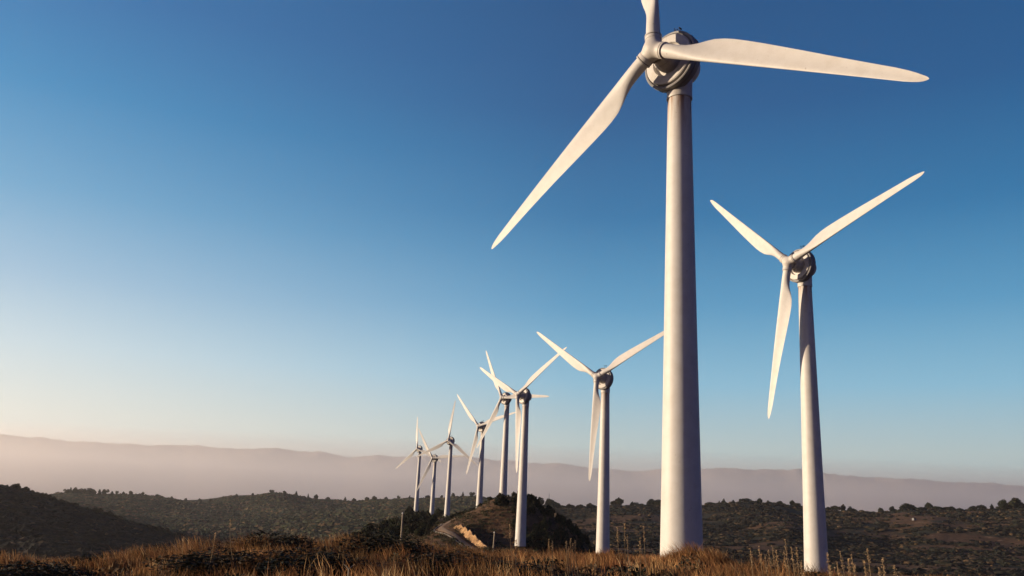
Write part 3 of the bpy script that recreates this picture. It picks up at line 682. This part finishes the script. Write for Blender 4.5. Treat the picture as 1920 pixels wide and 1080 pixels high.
def cut_bank():
    bot = []; n = 46
    for i in range(n):
        u = i / (n - 1) * (len(BANKB) - 1); k = min(int(u), len(BANKB) - 2); f = u - k
        px_, _, r = [BANKB[k][c] * (1 - f) + BANKB[k + 1][c] * f for c in range(3)]
        a, q = pix(px_, 1000); bot.append((math.sin(a) * r, math.cos(a) * r))
    B = np.array(bot); T = np.gradient(B, axis=0); T /= np.linalg.norm(T, axis=1)[:, None]; N = np.c_[-T[:, 1], T[:, 0]]
    if N[20, 0] < 0: N = -N
    mb = MB(); k = 9; vs = []
    for i in range(n):
        e = math.sin(math.pi * min(max((i + .6) / n, 0), 1)) ** .45; hh = (2.3 + .35 * math.sin(i * .9) + .22 * math.sin(i * 2.9) + random.uniform(-.25, .25)) * e
        gul = .45 * math.sin(i * 2.2) + .3 * math.sin(i * 3.7 + 1)
        for j in range(k):
            t = j / (k - 1)
            if t < .75: s = t / .75; back = s * 1.5 + gul * s * (1 - s) * 2.6 + .12 * random.uniform(-1, 1); z = hh * s
            else: s = (t - .75) / .25; back = 1.5 + s * 3.2; z = hh * (1 - s * .9) - s * .5
            p = B[i] + N[i] * back; vs.append((p[0], p[1], float(ground(*B[i])) * (1 - s * (t >= .75)) + float(ground(p[0], p[1])) * (s * (t >= .75)) + z - .15))
    fs = [(i * k + j, (i + 1) * k + j, (i + 1) * k + j + 1, i * k + j + 1) for i in range(n - 1) for j in range(k - 1)]
    mb.add(vs, fs); return mb.build('earth_bank', M_CLAY, None, True, 25)
tag(cut_bank(), 'pale yellow eroded cut bank along the right side of the dirt road', 'earth bank')
M_STONE, t, b = new_mat('field_stone', .9); t.links.new(ramp(t, noise_node(t, 3, 5), [(.3, (.30, .26, .20)), (.7, (.50, .44, .35))]), b.inputs['Base Color'])
mb = MB(); T = np.gradient(RP, axis=0); T /= np.linalg.norm(T, axis=1)[:, None]
for i in range(34, 96):
    for s_ in (0, 1):
        p = RP[i] + (T[i] * .5 * s_) + np.array([-T[i][1], T[i][0]]) * (2.5 if True else 0) * (1 if True else -1)
        z = float(ground(*p)); a = random.uniform(.18, .34); mb.lathe([(-.35, a * .7), (0, a), (a * .9, a * .8), (a * 1.25, a * .25)], (p[0] + random.uniform(-.12, .12), p[1], z), (0.1 * random.uniform(-1, 1), .1, 1), 6)
tag(mb.build('stone_edging', M_STONE, None, True, 20), 'low line of pale stones along the outer left edge of the dirt road', 'stone edging')

# ------------------------------------------------------------------ posts, mast, farmhouse
def post(px_, ytop, r, label, name='wooden_post', rad=.055, lean=0.0):
    a, q = pix(px_, 1000); x, y = math.sin(a) * r, math.cos(a) * r; z0 = float(ground(x, y)); top = at(px_, ytop, r)
    o = empty(name, (x, y, z0)); h = top.z - z0
    mb = MB(); mb.tube([(0, 0, -.5), (lean * .4, 0, h * .5), (lean, 0, h)], [rad * 1.15, rad, rad * .85], 9); mb.build('pole', M_WOOD, o)
    mb = MB(); mb.lathe([(0, rad * .95), (.05, rad * 1.25), (.09, rad * 1.2), (.10, rad * .4)], (lean, 0, h - .03), (0, 0, 1), 9); mb.build('cap', M_STEEL, o)
    return tag(o, label, 'post', 'thin posts standing in the dry grass')
post(752.5, 963, 62, 'tall thin pale post in front of the dark grove on the left slope')
post(925.5, 999, 58, 'short thin post in the grass below the knoll, right of the road end', rad=.045, lean=.06)
M_MAST, t_, b_ = new_mat('mast_steel', .5); b_.inputs['Base Color'].default_value = (.09, .09, .10, 1)
p = at(1029, 950, 1530); g = float(ground(p.x, p.y)); o = empty('radio_mast', (p.x, p.y, g)); hh = at(1029, 926, 1530).z - g
mb = MB()
for k in range(3): a = k * 2.094; mb.tube([(math.cos(a) * .5, math.sin(a) * .5, -.5), (math.cos(a) * .12, math.sin(a) * .12, hh)], .13, 6)
for k in range(14): z = k * hh / 14; rr_ = .5 - .38 * z / hh; mb.tube([(rr_, 0, z), (-rr_ / 2, rr_ * .87, z + 1), (-rr_ / 2, -rr_ * .87, z + .5), (rr_, 0, z)], .06, 5)
mb.build('lattice', M_MAST, o, False); mb = MB(); mb.tube([(0, 0, hh - .1), (0, 0, hh + 2.2)], .07, 6); mb.build('antenna', M_MAST, o)
tag(o, 'thin radio mast rising above the skyline trees left of the lone tower', 'mast')
M_WALL, t_, b_ = new_mat('lime_wash', .8); t_.links.new(ramp(t_, noise_node(t_, 1.2), [(.3, (.17, .17, .175)), (.7, (.23, .23, .235))]), b_.inputs['Base Color'])
M_TILE, t_, b_ = new_mat('roof_tile', .8); t_.links.new(ramp(t_, noise_node(t_, 2.0), [(.3, (.22, .12, .08)), (.7, (.36, .20, .13))]), b_.inputs['Base Color'])
def house(px_, r, sc, label):
    a, q = pix(px_, 975); x, y = math.sin(a) * r, math.cos(a) * r; o = empty('farmhouse', (x, y, float(ground(x, y)) + .3), .5); o.scale = (sc, sc, sc)
    mb = MB(); mb.box((-4, -2.6, -2), (4, 2.6, 3)); mb.add([(-4, -2.6, 3), (-4, 2.6, 3), (-4, 0, 4.4)], [(0, 1, 2)]); mb.add([(4, -2.6, 3), (4, 2.6, 3), (4, 0, 4.4)], [(0, 2, 1)]); w = mb.build('wall', M_WALL, o, False)
    mb = MB(); mb.add([(-4.3, -3.0, 2.86), (4.3, -3.0, 2.86), (4.3, 0, 4.5), (-4.3, 0, 4.5), (-4.3, 3.0, 2.86), (4.3, 3.0, 2.86), (-4.3, -3.0, 3.02), (4.3, -3.0, 3.02), (4.3, 0, 4.66), (-4.3, 0, 4.66), (-4.3, 3.0, 3.02), (4.3, 3.0, 3.02)],
                      [(0, 3, 2, 1), (3, 4, 5, 2), (6, 7, 8, 9), (9, 8, 11, 10), (0, 1, 7, 6), (4, 10, 11, 5)]); mb.build('roof', M_TILE, o, False)
    for xx in (-2.2, 2.2): mb = MB(); mb.box((xx - .5, -2.66, 1.1), (xx + .5, -2.58, 2.2)); mb.build('window', M_DARK, o, False)
    mb = MB(); mb.box((-.5, -2.67, 0), (.5, -2.58, 2.1)); mb.build('door', M_BARK, o, False)
    return tag(o, label, 'house')
house(1714, 1330, .62, 'tiny pale farmhouse among dark trees on the right hillside')

# ------------------------------------------------------------------ foreground grass
GP = np.array([(.24, .118, .050), (.31, .165, .070), (.15, .070, .034), (.21, .088, .040), (.40, .24, .11), (.09, .052, .028), (.50, .35, .19)])
GP = GP * np.array([1.22, 1.22, 1.12])
GW = np.array([.24, .22, .2, .15, .08, .08, .03])
def blades(X0, Y0, H, Wd, T, lean=(0, 0), spread=.55, zoff=-.03):
    n = len(X0); z = ground(X0, Y0) + zoff; a = rng.uniform(0, 6.283, n); th = rng.uniform(0, 6.283, n)
    s = np.c_[np.cos(th), np.sin(th), np.zeros(n)] * Wd[:, None] * .5
    ln = np.c_[np.cos(a), np.sin(a), np.zeros(n)] * (rng.random(n) * spread)[:, None] + np.array([lean[0], lean[1], 0])
    B = np.c_[X0, Y0, z]; m = B + (np.array([0, 0, 1.]) + ln * .35) * (H * .55)[:, None]; e = B + (np.array([0, 0, .96]) + ln * 1.0) * H[:, None]
    V = np.stack([B - s, B + s, m + s * .8, m - s * .8, e + s * .12, e - s * .12], 1).reshape(-1, 3)
    i = (np.arange(n) * 6)[:, None]; Fc = np.concatenate([i + np.array([0, 1, 2, 3]), i + np.array([3, 2, 4, 5])], 1).reshape(-1, 4)
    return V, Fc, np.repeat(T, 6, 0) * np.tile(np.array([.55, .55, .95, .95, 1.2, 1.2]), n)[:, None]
def tufts(n, r0, r1, per, rad, h, w, keep):
    x, y = scatter(n, -.66, .66, r0, r1, keep, 1.35); m = len(x)
    tone = rng.choice(len(GP), m, p=GW); hs = rng.uniform(h[0], h[1], m) * (1 + .85 * vnoise(x / 2.2, y / 2.2, 77, 3))
    patch = np.clip(1 + 1.3 * vnoise(x / 3.5, y / 3.5, 83, 3), .28, 1.9)
    X0 = np.repeat(x, per) + rng.normal(size=m * per) * rad; Y0 = np.repeat(y, per) + rng.normal(size=m * per) * rad
    T = GP[np.repeat(tone, per)] * rng.uniform(.7, 1.3, (m * per, 1)) * np.repeat(patch, per)[:, None]
    return blades(X0, Y0, np.repeat(hs, per) * rng.uniform(.55, 1.1, m * per), rng.uniform(w[0], w[1], m * per), T, (-.12, 0))
def join(parts):
    V = np.vstack([p[0] for p in parts]); off = np.cumsum([0] + [len(p[0]) for p in parts[:-1]]); return V, np.vstack([p[1] + o for p, o in zip(parts, off)]), np.vstack([p[2] for p in parts])
bare_ = lambda x, y, a, r: .45 + .55 * ss(-.35, .1, vnoise(x / 2.6, y / 2.6, 91, 3))
def foot_grass(tx, ty, n, w, h, bw, depth):
    X0 = tx + rng.normal(size=n) * w; Y0 = ty - rng.uniform(1.5, depth, n); g = rng.choice(len(GP), n, p=GW)
    return blades(X0, Y0, rng.uniform(h * .5, h, n) * (1 + .5 * vnoise(X0 * .9, Y0 * .9, 55, 2)), np.full(n, bw), GP[g] * rng.uniform(.7, 1.2, (n, 1)), (-.15, 0))
def patch_grass(px_, r, n, w, h, bw=.022):
    a, q = pix(px_, 1040); X0 = math.sin(a) * r + rng.normal(size=n) * w; Y0 = math.cos(a) * r + rng.normal(size=n) * w; g = rng.choice(len(GP), n, p=GW)
    d = np.hypot(X0 - math.sin(a) * r, Y0 - math.cos(a) * r) / w
    return blades(X0, Y0, rng.uniform(.55, 1, n) * h * np.exp(-d * d * .25) + .12, np.full(n, bw), GP[g] * rng.uniform(.6, 1.15, (n, 1)), (-.18, 0))
PATCH = [(1300, 30, 900, .55, .85), (1345, 29, 600, .4, .7), (1262, 31, 400, .3, .5), (1150, 30, 500, .5, .55), (1060, 28, 500, .6, .55), (1000, 29, 400, .5, .45), (880, 27, 500, .5, .5), (810, 28, 400, .5, .5), (655, 27, 600, .6, .6), (560, 30, 500, .5, .6),
         (470, 26, 700, .6, .65), (370, 27, 700, .7, .7), (345, 25, 400, .4, .55), (260, 26, 700, .7, .5), (215, 24, 500, .5, .4), (120, 25, 500, .6, .35), (20, 24, 700, .6, .5), (1395, 24, 500, .5, .6), (1450, 22, 500, .5, .6), (1600, 18, 400, .4, .55), (1700, 17, 300, .4, .5)]
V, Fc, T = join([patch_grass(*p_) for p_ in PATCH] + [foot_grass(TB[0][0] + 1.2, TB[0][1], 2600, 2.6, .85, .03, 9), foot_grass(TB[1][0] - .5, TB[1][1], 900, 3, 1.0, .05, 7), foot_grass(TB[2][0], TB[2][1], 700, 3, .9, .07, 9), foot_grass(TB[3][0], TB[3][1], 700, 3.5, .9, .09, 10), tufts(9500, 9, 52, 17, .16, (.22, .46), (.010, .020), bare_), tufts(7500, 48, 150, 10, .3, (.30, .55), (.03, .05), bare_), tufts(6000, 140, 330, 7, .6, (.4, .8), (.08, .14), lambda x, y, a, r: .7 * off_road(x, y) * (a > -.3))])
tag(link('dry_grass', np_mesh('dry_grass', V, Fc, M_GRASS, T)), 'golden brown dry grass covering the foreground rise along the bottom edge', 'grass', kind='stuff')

# dark heath between the tufts, uncountable low cover
HP = np.array([(.028, .026, .016), (.04, .034, .02), (.055, .038, .022), (.02, .022, .015)])
ridge_scrub('low_heath', 1700, -.62, .62, 11, 60, 60, (.18, .50), .30, 'low dark heath between the tufts of dry grass', lambda x, y, a, r: ss(-.1, .25, vnoise(x / 3.1, y / 3.1, 97, 3)), .15, HP)
LOWS = [crown_mesh('foliage', 'low', 4200, .055, HP * .9) for _ in range(3)]
SH = [(60, 1078, 21, 2.6, .60), (185, 1052, 25, 1.9, .45), (300, 1046, 27, 2.2, .50), (415, 1068, 21, 2.8, .60), (505, 1040, 26, 2.6, .75), (545, 1030, 30, 2.0, .70), (590, 1074, 20, 3.0, .62), (720, 1040, 27, 3.3, .80), (850, 1068, 22, 3.2, .55), (960, 1072, 21, 2.4, .45), (1080, 1076, 20, 1.8, .40)]
ORD = ['first', 'second', 'third', 'fourth', 'fifth', 'sixth', 'seventh', 'eighth', 'ninth', 'tenth', 'eleventh']
sproto = None
STEM = trunk_mesh('stem', .22, .03, .03)
for k, (px_, py_, r, w, h) in enumerate(SH):
    a, q = pix(px_, 1040); x, y = math.sin(a) * r, math.cos(a) * r
    if sproto is None: o = empty('dark_shrub'); link('foliage', LOWS[0], o); link('stem', STEM, o); sproto = o
    else: o = copy_tree(sproto); o.children[0].data = LOWS[k % 3]; 
    o.location = (x, y, float(ground(x, y)) - .05); o.rotation_euler = (0, 0, k * 1.3); o.scale = (w, w * .9, h * 1.5)
    tag(o, f'dark low shrub in the dry foreground grass, {ORD[k]} of them from the left edge', 'shrub', 'dark shrubs in the foreground grass')

# tall seeding grass clumps
M_STALK = tinted('seed_stalk', .7, .35)
def stalks(items, label, name='tall_grass_clump', cat='tall grass'):
    """items: (px top, py top, r, px foot)"""
    a, q = pix(items[0][3], 1040); x0, y0 = math.sin(a) * items[0][2], math.cos(a) * items[0][2]
    o = empty(name, (x0, y0, float(ground(x0, y0)))); org = np.array(o.location)
    for pxt, pyt, r, pxf in items:
        sv = []; hv = []
        a, q = pix(pxt + (pxf - pxt) * 3.2, 1040); f = np.array([math.sin(a) * r, math.cos(a) * r, 0]); f[2] = float(ground(f[0], f[1])) - .05
        tp = np.array(at(pxt, pyt, r)); n = 9; pts = []
        for i in range(n):
            u = i / (n - 1); c = f * (1 - u) + tp * u; c[0] += (f[0] - tp[0]) * .25 * math.sin(math.pi * u) * -1; pts.append(c)
        pts = np.array(pts); wd = np.linspace(.007, .003, n)
        for s in (np.array([1, 0, 0]), np.array([0, 1, 0])):
            A = pts - s * wd[:, None] - org; B = pts + s * wd[:, None] - org
            sv.append((np.vstack([A, B]), np.array([(i, i + n, i + n + 1, i + 1) for i in range(n - 1)]), np.tile([(.50, .38, .22)], (2 * n, 1)) * random.uniform(.7, 1.1)))
        # feathery seed head along the upper part of the stalk
        m = 60; u = rng.uniform(.80, 1.02, m); c = pts[-1] * 1.0; d = (pts[-1] - pts[-3]) / np.linalg.norm(pts[-1] - pts[-3]); L = np.linalg.norm(tp - f)
        cen = tp[None] + d[None] * ((u - 1) * L * .75)[:, None] + rng.normal(size=(m, 3)) * (.012 * np.sin(np.clip((1.04 - u) / .32, 0, 1) * math.pi * .8 + .35))[:, None] - org
        hv.append(quads(cen, rng.uniform(.007, .015, m), np.tile([(.55, .38, .21)], (m, 1)) * rng.uniform(.6, 1.2, (m, 1))))
        V, Fc, T = join(sv); st = link('stem', np_mesh('stem', V, Fc, M_STALK, T), o)
        V, Fc, T = join(hv); link('seed_head', np_mesh('seed_head', V, Fc, M_STALK, T), st)
    return tag(o, label, cat, 'tall seeding grass clumps')
stalks([(1551, 1040, 13, 1562), (1556, 1062, 14, 1566), (1569, 1055, 13, 1586), (1575, 1036, 13.5, 1600)], 'tall seeding grass close against the right side of the far right tower foot')
stalks([(1590, 1050, 13, 1606), (1597, 1044, 13, 1612), (1626, 1030, 12.5, 1640), (1620, 1052, 13, 1637), (1602, 1060, 13, 1610)], 'tallest seeding grass right of the far right tower, bent to the left')
stalks([(1654, 1048, 13, 1668), (1677, 1062, 13.5, 1688), (1648, 1066, 14, 1655)], 'thin outermost grass stalks standing farthest right in the foreground')
stalks([(1423, 1028, 14, 1446), (1434, 1042, 14, 1452), (1448, 1026, 13.5, 1470), (1455, 1034, 14, 1474), (1407, 1030, 14, 1420), (1441, 1034, 14, 1462)], 'seeding grass halfway between the thickest tower and the far right tower')
stalks([(1472, 1014, 13, 1492), (1493, 1030, 13.5, 1508), (1470, 1036, 14, 1488), (1484, 1030, 14, 1500), (1502, 1055, 14, 1510)], 'seeding grass leaning left just left of the far right tower foot')
stalks([(1157, 992, 15, 1172), (1171, 984, 15, 1177), (1176, 1004, 15, 1180), (1207, 988, 15, 1216), (1200, 1010, 15, 1202)], 'sparse tall stalks between the lone tower and the thickest tower')
stalks([(1029, 1012, 19, 1034), (1036, 1016, 19, 1038), (1062, 1016, 19, 1066), (1070, 1012, 19, 1074), (1074, 1020, 19, 1079), (1066, 1026, 19, 1070), (1078, 1014, 19, 1084)], 'feathery grass clump in front of the wooded slope left of the lone tower')
stalks([(956, 985, 17, 966), (968, 1012, 17, 970)], 'thin stalks at the left of the tower standing before the wooded slope')
stalks([(619, 1003, 22, 622), (622, 1008, 22, 624), (617, 1012, 22, 621)], 'bright pale plant tip standing out against the grove on the left')
stalks([(432, 975, 20, 438), (404, 1000, 20, 400), (344, 1006, 21, 346)], 'few thin stalks against the hazy left hill above the grass')
# forked dead stem
a, q = pix(656, 1040); r = 12.0; x, y = math.sin(a) * r, math.cos(a) * r; o = empty('dead_stem', (x, y, float(ground(x, y))))
zt_ = at(656, 1066, r).z - o.location.z; mb = MB(); mb.tube([(0, 0, -.1), (.01, 0, zt_ * .5), (0, 0, zt_)], .010, 6); mb.build('stem', M_WOOD, o)
for sx_ in (-1, 1): mb = MB(); mb.tube([(0, 0, zt_ - .01), (sx_ * .04, 0, zt_ + .03), (sx_ * .075, 0, zt_ + .055)], [.008, .006, .003], 6); mb.build('twig', M_WOOD, o)
tag(o, 'forked dead stem shaped like a Y in the dark foreground scrub', 'dead stem')
bpy.data.meshes.remove(ICO)
